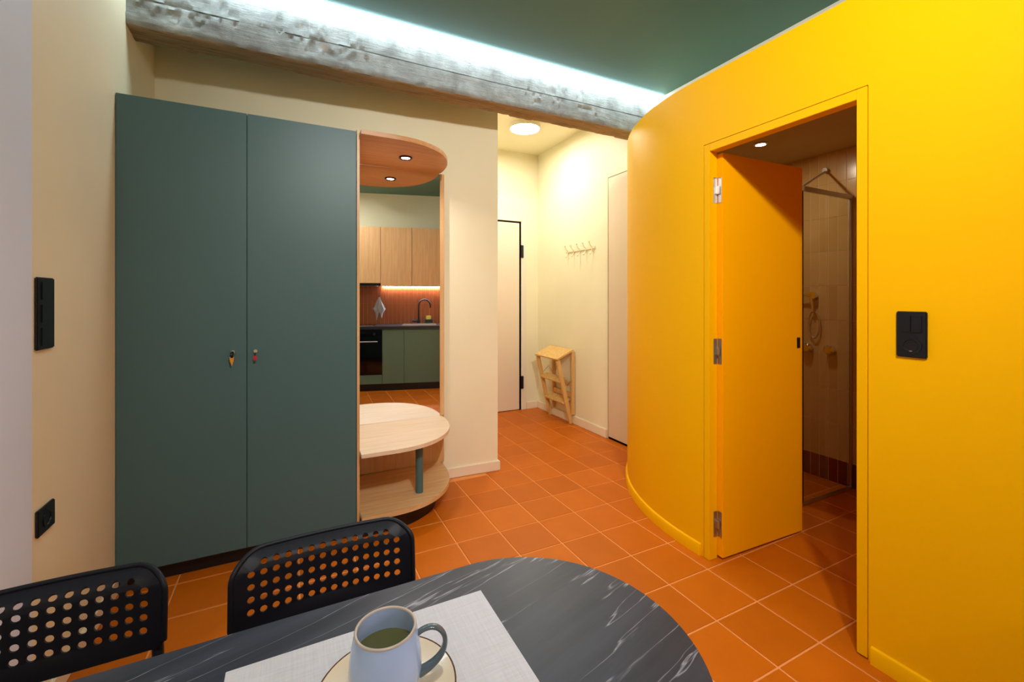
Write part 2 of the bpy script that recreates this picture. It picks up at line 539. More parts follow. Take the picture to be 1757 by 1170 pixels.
# shower room
XB = 3.5
bm = BM(); box(bm, XB + 0.0022, XB + 0.15, 0.5, 3.1, 0, 2.385)
bath_wall = struct('wall_shower', bm, M['bath_grout'])
bm = BM(); box(bm, XR + 0.1, 3.6, 2.76, 2.86, 0, 2.385)
struct('wall_shower_back', bm, M['bath_tile'])
bm = BM()
prism(bm, [(XY + 0.05, 0.45)] + [(p[0] + 0.0, p[1]) for p in inner] + [(XR, 2.86), (3.6, 2.86), (3.6, 0.45)], 2.385, 2.46)
struct('ceiling_shower', bm, M['bath_ceiling'])
TW, TH = 0.0615, 0.2485
zs = [0.170, 0.42, 0.67, 0.917, 1.167, 1.417, 1.665, 1.913, 2.161, 2.385]
tb = None
k = 0
ny = 0
ylist = [1.53 + 0.0618 * i for i in range(15)]
for y in ylist:
    for a, b in zip(zs, zs[1:]):
        t = finish('tile', BM() if False else box(BM(), XB, XB + 0.0085, y + 0.0015, y + 0.0603, a + 0.002, b - 0.001, 0.001, seg=1), M['bath_tile'], bath_wall) if tb is None or abs((b - a) - tb[1]) > 0.02 else None
        if t is not None and tb is None:
            tb = (t, b - a, y, a)
        if t is None:
            t = tb[0].copy(); COL.objects.link(t); t.parent = bath_wall
            t.location = (0, y - tb[2], a - tb[3])
rb = None
for y in ylist:
    if rb is None:
        rb = (finish('tile', box(BM(), XB, XB + 0.0085, y + 0.0015, y + 0.0603, 0.0, 0.167, 0.001, seg=1), M['bath_red'], bath_wall), y)
        rb[0]['label'] = 'dark red base tile'
    else:
        t = rb[0].copy(); COL.objects.link(t); t.parent = bath_wall; t.location = (0, y - rb[1], 0)
bm = BM()
y = 0.52
while y < 1.46:
    for a, b in [(0.0, 0.168)] + list(zip(zs, zs[1:])):
        box(bm, XB, XB + 0.0085, y + 0.0015, y + 0.0603, a + 0.001, b - 0.001)
    y += 0.0618
o = finish('tiles_beside_door', bm, M['bath_tile'], bath_wall); o['kind'] = 'stuff'
# glass screen with kerb profile, rail and stabiliser
sg = thing('shower_screen', 'clear glass shower screen with brown metal rail behind the orange door', 'shower screen', (3.2, 1.685, 0))
bm = BM(); box(bm, 2.93, 3.475, 1.681, 1.689, 0.012, 2.02); finish('pane', bm, M['glass'], sg)
bm = BM(); box(bm, 2.93, 3.495, 1.672, 1.698, 2.015, 2.045, 0.003); finish('rail', bm, M['hinge'], sg)
bm = BM(); box(bm, 2.60, 3.495, 1.670, 1.700, 0.0, 0.014, 0.003); finish('floor_profile', bm, M['steel'], sg)
bm = BM(); box(bm, 3.475, 3.497, 1.674, 1.696, 0.014, 2.045, 0.003); finish('wall_profile', bm, M['hinge'], sg)
bm = BM(); tube(bm, [(2.945, 1.69, 2.05), (3.49, 1.842, 2.255)], 0.007); finish('support_arm', bm, M['hinge'], sg, 40)
bm = BM(); lathe(bm, [(0.018, 0), (0.018, 0.02), (0.012, 0.03)], (3.466, 1.842, 2.258), 16, 'x'); finish('wall_bracket', bm, M['steel'], sg, 40)
# shower fittings
bm = BM(); lathe(bm, [(0.030, 0.05), (0.034, 0.035), (0.034, 0.008), (0.026, 0.0)], (3.452, 1.819, 0.955), 24, 'x')
v1 = single('shower_valve', bm, M['chrome'], 'round chrome shower valve knob nearer the glass screen', 'valve', smooth=40)
bm = BM(); lathe(bm, [(0.030, 0.05), (0.034, 0.035), (0.034, 0.008), (0.026, 0.0)], (3.452, 1.972, 0.955), 24, 'x')
single('shower_valve', bm, M['chrome'], 'round chrome shower valve knob half hidden by the door edge', 'valve', smooth=40)
hs = thing('hand_shower', 'chrome hand shower on a round wall holder with looped hose', 'shower', (3.48, 1.94, 1.10))
bm = BM(); lathe(bm, [(0.026, 0.045), (0.030, 0.03), (0.030, 0.0)], (3.456, 1.935, 1.345), 20, 'x'); finish('holder', bm, M['chrome'], hs, 40)
bm = BM(); tube(bm, [(3.455, 1.935, 1.345), (3.452, 1.985, 1.352), (3.45, 2.03, 1.358)], [0.010, 0.009, 0.008]); finish('arm', bm, M['chrome'], hs, 40)
bm = BM(); tube(bm, [(3.458, 1.935, 1.33), (3.462, 1.928, 1.27), (3.466, 1.93, 1.225)], [0.012, 0.009, 0.009]); finish('handle', bm, M['chrome'], hs, 40)
hp = []
for i in range(25):
    a = PI * 0.5 + 2 * PI * i / 24 * 0.92 + 0.25
    hp.append((3.478, 1.925 + 0.038 * math.cos(a), 1.13 + 0.10 * math.sin(a)))
bm = BM(); tube(bm, hp, 0.006, 8); finish('hose', bm, M['steel'], hs, 60)
# shower room downlight
bx = (2.868, 1.927)
dl2 = thing('downlight', 'small round downlight glowing in the shower room ceiling', 'ceiling light', (bx[0], bx[1], 2.375))
bm = BM(); lathe(bm, [(0.045, 0.010), (0.045, 0.003), (0.032, 0.0), (0.030, 0.010)], (bx[0], bx[1], 2.375)); finish('bezel', bm, M['steel'], dl2, 40)
bm = BM(); lathe(bm, [(0.029, 0.007), (0.029, 0.002)], (bx[0], bx[1], 2.374)); finish('lens', bm, M['spot'], dl2)
def area(name, loc, power, size, col, rot=(0, 0, 0), parent=None, spread=180):
    d = bpy.data.lights.new(name, 'AREA'); d.shape = 'DISK'; d.size = size; d.energy = power; d.color = col
    d.spread = math.radians(spread)
    o = bpy.data.objects.new(name, d); COL.objects.link(o); o.location = loc; o.rotation_euler = rot
    return o
area('shower_lamp_light', (bx[0], bx[1], 2.370), BATH_W, 0.05, (1.0, 0.86, 0.62))

# ------------------------------------------------------------------ beam and cove light
bm = BM()
NX = 460
prof = [(2.700, 2.640)]
for i in range(1, 9): prof.append((2.700, 2.640 + 0.133 * i / 8))
prof += [(2.718, 2.774), (2.718, 2.780), (2.706, 2.783)]
for i in range(1, 13): prof.append((2.706, 2.783 + (ZH - 0.001 - 2.783) * i / 12))
nf = len(prof)
prof += [(2.86, ZH - 0.001), (2.86, 2.645)]
for i in range(1, 8): prof.append((2.86 - 0.16 * i / 8, 2.640))
rings = []
for i in range(NX + 1):
    x = XL + (XR - XL) * i / NX
    ring = []
    for k, (y, z) in enumerate(prof):
        z2 = z + 0.012 * (x - XL) / (XR - XL) if z < 2.9 else z
        p = Vector((x, y, z2))
        n1 = noise.noise(Vector((x * 5, y * 9, z * 16)))
        n2 = noise.noise(Vector((x * 24, y * 30, z * 40)) + Vector((9, 3, 1)))
        n3 = noise.noise(Vector((x * 2.1, 4.2, z * 3)))
        dy = 0.004 * n1 + 0.0025 * n2
        if 2.70 < z < 2.85 and y < 2.75 and n3 + n2 * 0.6 > 0.35: dy += 0.007
        edge = (k == 0 or k == len(prof) - 1)
        if k == 0:
            dy += 0.004 + 0.006 * max(0, n2 + 0.2); p.z += 0.004 + 0.004 * max(0, n1)
        if z <= 2.646 and not k == 0:
            p.z += 0.003 * n1 + 0.002 * n2
            if n3 > 0.2 and y > 2.8: p.z -= 0.006
        p.y += dy if y < 2.85 else -dy
        if 1 <= k < 9: p.z += 0.0
        if 8 <= k <= 11:
            q = noise.noise(Vector((x * 1.7, 8.1, 3.3)))
            left = max(0.0, 1 - (x - XL) / 1.6)
            p.z += 0.003 * n3 + 0.012 * left * q + 0.004 * left * n2
            if k in (9, 10): p.y = 2.702 + (0.016 if q > -0.15 or x > 0.6 else 0.003)
        ring.append(bm.verts.new(p))
    rings.append(ring)
np_ = len(prof)
for A_, B_ in zip(rings, rings[1:]):
    for k in range(np_):
        f = bm.faces.new((A_[k], A_[(k + 1) % np_], B_[(k + 1) % np_], B_[k]))
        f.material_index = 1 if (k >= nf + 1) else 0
bm.faces.new(rings[0]); bm.faces.new(rings[-1][::-1])
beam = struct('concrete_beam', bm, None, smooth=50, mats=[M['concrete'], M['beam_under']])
del beam['kind']
tag(beam, 'rough raw concrete ceiling beam with a chipped ledge under the cove light', 'beam')
bm = BM()
v = [bm.verts.new((x, y, z)) for x in (XL + 0.005, XR - 0.005) for (y, z) in ((2.602, 2.949), (2.602, 2.936), (2.700, 2.949), (2.700, 2.905))]
bm.faces.new((v[0], v[1], v[3], v[2])); bm.faces.new((v[4], v[6], v[7], v[5]))
bm.faces.new((v[0], v[1], v[5], v[4])); bm.faces.new((v[1], v[3], v[7], v[5])); bm.faces.new((v[3], v[2], v[6], v[7])); bm.faces.new((v[2], v[0], v[4], v[6]))
single('cove_light', bm, M['led'], 'long glowing white light strip along the top of the concrete beam', 'light strip')

# ------------------------------------------------------------------ hall
bm = BM(); box(bm, 1.562, 2.407, YF - 0.004, YF + 0.04, 0.008, 2.212, 0.002)
d2 = thing('door_2', 'cream entrance door at the far end of the hallway', 'door', (1.98, YF, 0))
d2['kind'] = 'structure'
finish('leaf', bm, M['doorwhite'], d2)
bm = BM(); box(bm, 1.55, 2.432, YF + 0.012, YF + 0.1, 0, 2.235); finish('seal', bm, M['blackgap'], d2)
bm = BM(); box(bm, 1.555, 2.436, YF - 0.002, YF + 0.02, 2.212, 2.228); box(bm, 2.407, 2.430, YF - 0.002, YF + 0.02, 0.0, 2.212); finish('gap_strip', bm, M['blackgap'], d2)
bm = BM(); box(bm, 2.432, 2.50, YF - 0.008, YF + 0.02, 0, 2.30, 0.002); box(bm, 1.5, 2.432, YF - 0.008, YF + 0.02, 2.232, 2.30, 0.002); finish('frame', bm, M['white'], d2)
for z in (0.325, 1.877):
    bm = BM(); box(bm, 2.424, 2.458, YF - 0.022, YF + 0.01, z - 0.075, z + 0.075, 0.004)
    finish('hinge', bm, M['black'], d2)
d3 = thing('door_3', 'flush cream door set in the hallway side wall', 'door', (XR, 3.0, 0))
d3['kind'] = 'structure'
bm = BM(); box(bm, XR + 0.002, XR + 0.042, 2.60, 3.297, 0.022, 2.457, 0.001); finish('leaf', bm, M['doorwhite'], d3)
bm = BM(); box(bm, XR + 0.01, XR + 0.045, 2.60, 3.304, 0.0, 0.02); finish('seal', bm, M['blackgap'], d3)

hl = thing('ceiling_light', 'round glowing white ceiling light in the hallway', 'ceiling light', (2.075, 3.86, ZH - 0.04))
bm = BM(); lathe(bm, [(0.152, 0.04), (0.152, 0.004), (0.146, 0.0), (0.143, 0.004), (0.143, 0.03)], (2.075, 3.86, ZH - 0.04), 40); finish('base_ring', bm, M['white'], hl, 40)
bm = BM(); lathe(bm, [(0.142, 0.02), (0.142, 0.006), (0.10, 0.003)], (2.075, 3.86, ZH - 0.04), 40); finish('diffuser', bm, M['disc'], hl, 40)

# hook rail
hk = thing('hook_rail', 'cream wall rail with five coat hooks in the hallway', 'coat hooks', (XR, 3.75, 1.80))
bm = BM(); box(bm, XR - 0.010, XR, 3.49, 4.01, 1.812, 1.838, 0.003); finish('rail', bm, M['hook'], hk)
for i in range(5):
    y = 3.535 + 0.107 * i
    bm = BM()
    tube(bm, [(XR - 0.008, y, 1.83), (XR - 0.03, y, 1.845), (XR - 0.045, y, 1.875)], [0.006, 0.005, 0.005], 8)
    tube(bm, [(XR - 0.008, y, 1.82), (XR - 0.014, y, 1.785), (XR - 0.03, y, 1.762), (XR - 0.045, y, 1.77)], [0.006, 0.006, 0.005, 0.005], 8)
    lathe(bm, [(0.003, -0.009), (0.009, -0.004), (0.009, 0.004), (0.003, 0.009)], (XR - 0.047, y, 1.882), 12)
    finish('hook', bm, M['hook'], hk, 50)

# folded step stool leaning against the wall
st = thing('step_stool', 'folded pine step stool leaning against the hallway wall', 'step stool', (2.60, 4.08, 0))
def bar(bm, p, q, w, t, updir=(0, 1, 0)):
    p, q = Vector(p), Vector(q); d = (q - p).normalized(); u = Vector(updir); n = d.cross(u).normalized()
    vs = []
    for c in (p, q):
        for a in (-1, 1):
            for b in (-1, 1):
                vs.append(bm.verts.new(c + u * a * w / 2 + n * b * t / 2))
    fs = [bm.faces.new([vs[i] for i in f]) for f in [(0, 1, 3, 2), (4, 6, 7, 5), (0, 4, 5, 1), (2, 3, 7, 6), (0, 2, 6, 4), (1, 5, 7, 3)]]
    bmesh.ops.bevel(bm, geom=list({e for f in fs for e in f.edges}), offset=0.002, segments=1, affect='EDGES')
ya, yb = 3.875, 4.285
for y in (ya, yb):
    bm = BM(); bar(bm, (2.470, y, 0.675), (2.636, y, 0.0), 0.024, 0.042); finish('front_leg', bm, M['pine'], st)
for y in (ya - 0.03, yb + 0.03 - 0.06):
    bm = BM(); bar(bm, (2.642, y + (0 if y < 4 else -0.03), 0.760), (2.640, y + (0 if y < 4 else -0.03), 0.10), 0.022, 0.036); finish('back_leg', bm, M['pine'], st)
sl = Vector((0.19, 0, 0.085)).normalized()
def board(cx, cz, dep, y0, y1, th, nm):
    b = BM(); c = Vector((cx, 0, cz)); a = c - sl * dep / 2; e = c + sl * dep / 2
    bar(b, (a.x, (y0 + y1) / 2, a.z), (e.x, (y0 + y1) / 2, e.z), y1 - y0, th)
    finish(nm, b, M['pine'], st)
board(2.548, 0.733, 0.225, 3.845, 4.315, 0.018, 'top_board')
board(2.538, 0.462, 0.095, ya + 0.012, yb - 0.012, 0.016, 'step')
board(2.595, 0.235, 0.105, ya + 0.012, yb - 0.012, 0.016, 'step')
bm = BM(); bar(bm, (2.64, ya - 0.02, 0.30), (2.64, yb - 0.05, 0.30), 0.05, 0.014, (0, 0, 1)); finish('cross_bar', bm, M['pine'], st)
bm = BM(); bar(bm, (2.64, ya - 0.02, 0.42), (2.64, yb - 0.05, 0.42), 0.03, 0.014, (0, 0, 1)); finish('cross_bar', bm, M['pine'], st)
bm = BM(); tube(bm, [(2.53, ya + 0.02, 0.50), (2.60, ya + 0.02, 0.40), (2.64, ya + 0.0, 0.45)], 0.004, 6); finish('brace', bm, M['steel'], st)
bm = BM(); tube(bm, [(2.53, yb - 0.02, 0.50), (2.60, yb - 0.02, 0.56), (2.63, yb - 0.04, 0.50)], 0.004, 6); finish('brace', bm, M['steel'], st)

# ------------------------------------------------------------------ wardrobe
XW1 = 0.319; XS = -0.2025
wr = thing('wardrobe', 'tall dark green two door wardrobe against the left wall', 'wardrobe', (-0.2, 2.8, 0))
bm = BM(); box(bm, XL + 0.002, XW1 - 0.001, 2.58, 3.07, 0.085, 2.250, 0.001); finish('body', bm, M['green'], wr)
bm = BM(); box(bm, XL + 0.002, XW1 - 0.001, 2.605, 3.06, 0.0, 0.085); finish('plinth', bm, M['black'], wr)
for (x0, x1, lx, kind) in ((XL + 0.003, XS - 0.0015, -0.262, 0), (XS + 0.0015, XW1 - 0.002, -0.165, 1)):
    bm = BM(); box(bm, x0, x1, 2.559, 2.578, 0.080, 2.252, 0.001)
    dr = finish('door', bm, M['green'], wr)
    zk = 1.058
    bm = BM(); lathe(bm, [(0.009, 0.0), (0.011, 0.004), (0.011, 0.010)], (lx, 2.549, zk + 0.004), 20, 'y'); finish('lock', bm, M['chrome'], dr, 40)
    bm = BM()
    if kind == 0:
        lathe(bm, [(0.013, -0.006), (0.016, -0.004), (0.016, 0.004), (0.013, 0.006)], (lx - 0.002, 2.537, zk - 0.008), 18, 'x')
        k1 = finish('key', bm, M['black'], dr, 40)
        bm = BM(); prism(bm, [(-0.010, 0.012), (0.010, 0.012), (0.008, -0.010), (0.001, -0.034), (-0.006, -0.010)], -0.002, 0.002, xf=lambda c: Vector((lx - 0.003 + c.x, 2.532 + c.z, zk - 0.028 + c.y)))
        o = finish('key', bm, M['gold'], dr); o['label'] = 'amber tagged key hanging from the lock'
    else:
        lathe(bm, [(0.005, -0.003), (0.007, -0.002), (0.007, 0.002), (0.005, 0.003)], (lx - 0.001, 2.541, zk - 0.010), 18, 'x')
        finish('key', bm, M['black'], dr, 40)
        bm = BM(); box(bm, lx - 0.0085, lx + 0.0065, 2.529, 2.534, zk - 0.040, zk - 0.016, 0.002)
        o = finish('key', bm, M['red'], dr); o['label'] = 'red tagged key hanging from the lock'

# ------------------------------------------------------------------ mirror unit with rounded shelves
XU0, XU1 = 0.335, 0.966
def outline(y_front, y_back=3.074, xe=XU1, cx=0.50, x0=XU0, n=22):
    """straight front that turns into an elliptical right end"""
    pts = [(x0, y_back), (x0, y_front)]
    rx, ry = xe - cx, 3.02 - y_front
    for i in range(n + 1):
        a = -PI / 2 + (PI / 2) * i / n
        c, s = math.cos(a), math.sin(a)
        e = 2 / 2.25
        pts.append((cx + rx * math.copysign(abs(c) ** e, c), 3.02 + ry * math.copysign(abs(s) ** e, s)))
    pts.append((xe - 0.006, y_back))
    return pts
mu_ = thing('mirror_shelf_unit', 'oak wall unit with tall mirror, rounded shelves and canopy beside the wardrobe', 'shelf unit', (0.65, 2.85, 0))
bm = BM(); box(bm, XW1 + 0.001, XU0 - 0.0005, 2.556, 3.10, 0.0, 2.262, 0.001); finish('side_panel', bm, M['oak_z'], mu_)
bm = BM(); prism(bm, outline(2.500, xe=0.952), 2.222, 2.247, 0.0015); cano = finish('canopy', bm, M['beech_x'], mu_, 30)
bm = BM(); prism(bm, outline(2.488), 0.458, 0.480, 0.002); finish('shelf', bm, M['shelf_top'], mu_, 30)
bm = BM(); prism(bm, outline(2.468, xe=0.962), 0.120, 0.145, 0.002); finish('lower_shelf', bm, M['oak_x'], mu_, 30)
bm = BM(); prism(bm, outline(2.552, xe=0.885, cx=0.45), 0.0, 0.120); finish('plinth', bm, M['black'], mu_, 30)
MS = math.radians(-1.2)      # the mirror hangs slightly askew like the wall behind it
MP = Vector((0.409, 3.076)); MD = Vector((math.cos(MS), math.sin(MS)))
def mline(x, off=0.0):
    t = (x - MP.x) / MD.x
    return (x, MP.y + MD.y * t + off)
bm = BM(); prism(bm, [mline(XU0), mline(0.951), mline(0.951, 0.004), mline(XU0, 0.004)], 0.4805, 2.2215); finish('mirror', bm, M['mirror'], mu_)
bm = BM(); prism(bm, [mline(XU0, 0.0045), mline(0.984, 0.0045), mline(0.984, 0.022), mline(XU0, 0.022)], 0.145, 2.2215)
box(bm, 0.9525, 0.984, mline(0.97)[1] - 0.002, mline(0.97)[1] + 0.01, 0.4805, 2.2215, 0.001)
finish('back_panel', bm, M['oak_z'], mu_)
bm = BM(); prism(bm, arc(0.694, 2.650, 0.0225, 0, 360, 24)[:-1], 0.145, 0.458); o = finish('post', bm, M['green'], mu_, 30); o['label'] = 'dark green round post'
bm = BM(); lathe(bm, [(0.032, 0.012), (0.042, 0.010), (0.042, 0.004), (0.036, 0.0), (0.031, 0.004), (0.029, 0.012)], (0.645, 2.80, 2.212), 30); dlr = finish('downlight', bm, M['darkmetal'], mu_, 40)
bm = BM(); lathe(bm, [(0.0255, 0.009), (0.0255, 0.005)], (0.645, 2.80, 2.212), 24); finish('lens', bm, M['spot'], dlr)
area('canopy_lamp_light', (0.645, 2.80, 2.209), CANOPY_W, 0.045, (1.0, 0.93, 0.86), spread=150)

# ------------------------------------------------------------------ switches and sockets
def rocker(bm, f, a0, a1, b0, b1): box(bm, a0, a1, 0.009, 0.0125, b0, b1, 0.001, xf=f)
sw = thing('switch_plate', 'black double switch above a socket on the yellow wall', 'switch', (XY, 0.7275, 1.13))
fy = lambda c: Vector((XY - c.y, 0.7275 - c.x, c.z))      # plate facing -x
bm = BM(); box(bm, -0.0415, 0.0415, 0, 0.010, 1.128, 1.284, 0.003, xf=fy); finish('plate', bm, M['black'], sw)
for s in (-1, 1):
    bm = BM(); box(bm, 0.001 if s > 0 else -0.029, 0.029 if s > 0 else -0.001, 0.009, 0.0135, 1.214, 1.270, 0.001, xf=fy); finish('rocker', bm, M['black'], sw)
def socket_bm(c, f):
    b = BM()
    lathe(b, [(0.0290, 0.009), (0.0290, 0.0125), (0.0205, 0.0125), (0.0195, 0.011), (0.0195, 0.0095)], (0, 0, 0), 28, 'y')
    for v in b.verts: v.co = f(v.co + Vector((0, 0, c)))
    return b
finish('socket', socket_bm(1.168, fy), M['black'], sw, 40)
bm = BM(); box(bm, -0.004, 0.004, 0.0095, 0.0128, 1.148, 1.151, xf=fy); finish('earth_clip', bm, M['steel'], sw)
fl = lambda c: Vector((XL + c.y, 1.922 + c.x, c.z))
s3 = thing('switch_plate', 'tall black three part switch plate on the left cream wall', 'switch', (XL, 1.922, 1.167))
bm = BM(); box(bm, -0.053, 0.053, 0, 0.010, 1.167, 1.395, 0.003, xf=fl); finish('plate', bm, M['black'], s3)
for z0 in (1.18, 1.2525, 1.325):
    bm = BM(); box(bm, -0.036, 0.036, 0.009, 0.0135, z0, z0 + 0.056, 0.001, xf=fl); finish('rocker', bm, M['black'], s3)
s4 = thing('socket_plate', 'single black wall socket low on the left cream wall', 'socket', (XL, 1.926, 0.58))
fl2 = lambda c: Vector((XL + c.y, 1.926 + c.x, c.z))
bm = BM(); box(bm, -0.053, 0.053, 0, 0.010, 0.584, 0.668, 0.003, xf=fl2); finish('plate', bm, M['black'], s4)
finish('socket', socket_bm(0.626, fl2), M['black'], s4, 40)
bm = BM(); box(bm, -0.004, 0.004, 0.0095, 0.0128, 0.606, 0.609, xf=fl2); finish('earth_clip', bm, M['steel'], s4)

# ------------------------------------------------------------------ dining table
tb_ = thing('dining_table', 'dark marble effect table with a rounded end in the foreground', 'table', (-0.03, 0.618, 0))
TY, TR = 0.618, 0.279
pts = [(XL + 0.03, TY - TR)] + [(0.341 + TR * math.cos(a), TY + TR * math.sin(a)) for a in [-PI / 2 + PI * i / 48 for i in range(49)]] + [(XL + 0.03, TY + TR)]
bm = BM(); prism(bm, pts, 0.722, 0.750, 0.002); finish('tabletop', bm, M['marble'], tb_, 30)
bm = BM(); lathe(bm, [(0.19, 0.0), (0.19, 0.008), (0.04, 0.02)], (0.08, TY, 0), 32); lathe(bm, [(0.032, 0.015), (0.032, 0.71)], (0.08, TY, 0), 20); lathe(bm, [(0.13, 0.708), (0.13, 0.722)], (0.08, TY, 0), 24)
finish('leg', bm, M['black'], tb_, 40)
bm = BM(); lathe(bm, [(0.19, 0.0), (0.19, 0.008), (0.04, 0.02)], (-0.40, TY, 0), 32); lathe(bm, [(0.032, 0.015), (0.032, 0.71)], (-0.40, TY, 0), 20); lathe(bm, [(0.13, 0.708), (0.13, 0.722)], (-0.40, TY, 0), 24)
finish('leg', bm, M['black'], tb_, 40)

bm = BM(); box(bm, -0.092, 0.334, 0.500, 0.806, 0.7502, 0.7522, 0.0006)
single('placemat', bm, M['linen'], 'pale linen placemat on the dark marble table', 'placemat')

SX, SY = 0.123, 0.651
sa = thing('saucer', 'cream saucer with a thin brown rim under the mug', 'saucer', (SX, SY, 0.7522))
bm = BM(); lathe(bm, [(0.030, 0.0), (0.048, 0.0), (0.060, 0.003), (0.085, 0.007), (0.0985, 0.0125), (0.0975, 0.0145), (0.084, 0.0095), (0.055, 0.0055), (0.03, 0.0045)], (SX, SY, 0.7522), 56); finish('dish', bm, M['saucer'], sa, 50)
bm = BM(); tube(bm, [(SX + 0.099 * math.cos(a), SY + 0.099 * math.sin(a), 0.7662) for a in [2 * PI * i / 64 for i in range(64)]], 0.0012, 6, closed=True); finish('rim', bm, M['saucer_rim'], sa, 60)

CX, CY, CZ = 0.121, 0.650, 0.7571
mg = thing('mug', 'pale blue glazed mug of green tea on the saucer', 'mug', (CX, CY, CZ))
H = 0.0985
prof = [(0.026, 0.0), (0.034, 0.0015), (0.042, 0.008), (0.0485, 0.022), (0.0510, 0.040), (0.0500, 0.058), (0.0475, 0.076), (0.0448, 0.090), (0.0436, H - 0.004), (0.0436, H - 0.002)]
ins = [(0.0395, H - 0.002), (0.0402, 0.090), (0.0432, 0.074), (0.0460, 0.058), (0.0470, 0.040), (0.044, 0.020), (0.030, 0.008)]
bm = BM(); lathe(bm, prof + ins, (CX, CY, CZ), 56); finish('body', bm, M['mug_glaze'], mg, 60)
bm = BM(); tube(bm, [(CX + 0.0416 * math.cos(a), CY + 0.0416 * math.sin(a), CZ + H - 0.0015) for a in [2 * PI * i / 56 for i in range(56)]], 0.0022, 8, closed=True); finish('rim', bm, M['mug_rim'], mg, 60)
bm = BM(); lathe(bm, [(0.0452, 0.0), (0.0452, 0.003)], (CX, CY, CZ + 0.060), 48); finish('tea', bm, M['tea'], mg)
hd = Vector((0.968, -0.25, 0)).normalized()
bm = BM()
hpts = [(0.041, 0.079), (0.052, 0.086), (0.064, 0.0885), (0.075, 0.085), (0.083, 0.075), (0.085, 0.062), (0.080, 0.048), (0.069, 0.036), (0.056, 0.028), (0.048, 0.025)]
def spline(p, n=6):
    out = []
    for i in range(len(p) - 1):
        a, b, c, d = p[max(0, i - 1)], p[i], p[i + 1], p[min(len(p) - 1, i + 2)]
        for k in range(n):
            t = k / n
            out.append(tuple(0.5 * (2 * b[j] + (c[j] - a[j]) * t + (2 * a[j] - 5 * b[j] + 4 * c[j] - d[j]) * t * t + (3 * b[j] - a[j] - 3 * c[j] + d[j]) * t ** 3) for j in range(len(b))))
    out.append(tuple(p[-1])); return out
hp3 = spline([(a, b, w) for (a, b), w in zip(hpts, [0.0045, 0.0040, 0.0040, 0.0043, 0.0047, 0.005, 0.0055, 0.006, 0.0068, 0.0075])])
tube(bm, [Vector((CX, CY, CZ)) + hd * a + Vector((0, 0, b)) for a, b, w in hp3], [w for a, b, w in hp3], 14, flat=(0.75, 1.4)); finish('handle', bm, M['mug_handle'], mg, 60)

# ------------------------------------------------------------------ chairs
def perforated(outline_pts, holes, hr, hn=12):
    b = BM()
    def loop(pts):
        vs = [b.verts.new((p[0], p[1], 0)) for p in pts]
        for i in range(len(vs)): b.edges.new((vs[i], vs[(i + 1) % len(vs)]))
    loop(outline_pts)
    for (hx, hy) in holes:
        loop([(hx + hr * math.cos(2 * PI * k / hn), hy + hr * math.sin(2 * PI * k / hn)) for k in range(hn)])
    bmesh.ops.triangle_fill(b, use_beauty=True, use_dissolve=False, edges=b.edges[:])
    return b
def rrect(w, z0, z1, r_top, r_bot, n=10):
    h = w / 2
    p = arc(h - r_bot, z0 + r_bot, r_bot, -90, 0, n) + arc(h - r_top, z1 - r_top, r_top, 0, 90, n) + arc(-h + r_top, z1 - r_top, r_top, 90, 180, n) + arc(-h + r_bot, z0 + r_bot, r_bot, 180, 270, n)
    out = []
    for q in p:                                  # split the long straight runs so the panel can bend
        if out:
            d = math.hypot(q[0] - out[-1][0], q[1] - out[-1][1])
            k = int(d // 0.02)
            o0 = out[-1]
            for i in range(1, k + 1):
                out.append((o0[0] + (q[0] - o0[0]) * i / (k + 1), o0[1] + (q[1] - o0[1]) * i / (k + 1)))
        out.append(q)
    return [q for i, q in enumerate(out) if i == 0 or math.hypot(q[0] - out[i - 1][0], q[1] - out[i - 1][1]) > 1e-5]
def solidify_bm(b, th, direction):
    b.normal_update()
    r = bmesh.ops.solidify(b, geom=b.faces[:] , thickness=th)
def back_y(s, z):
    y = 0.016 * (1 - (s / 0.197) ** 2)
    y += (z - 0.60) * 0.10
    if z > 0.722: y += ((z - 0.722) ** 2) / 0.045 * 0.6
    e = abs(s) - 0.165
    if e > 0: y -= e * e * 6
    return y
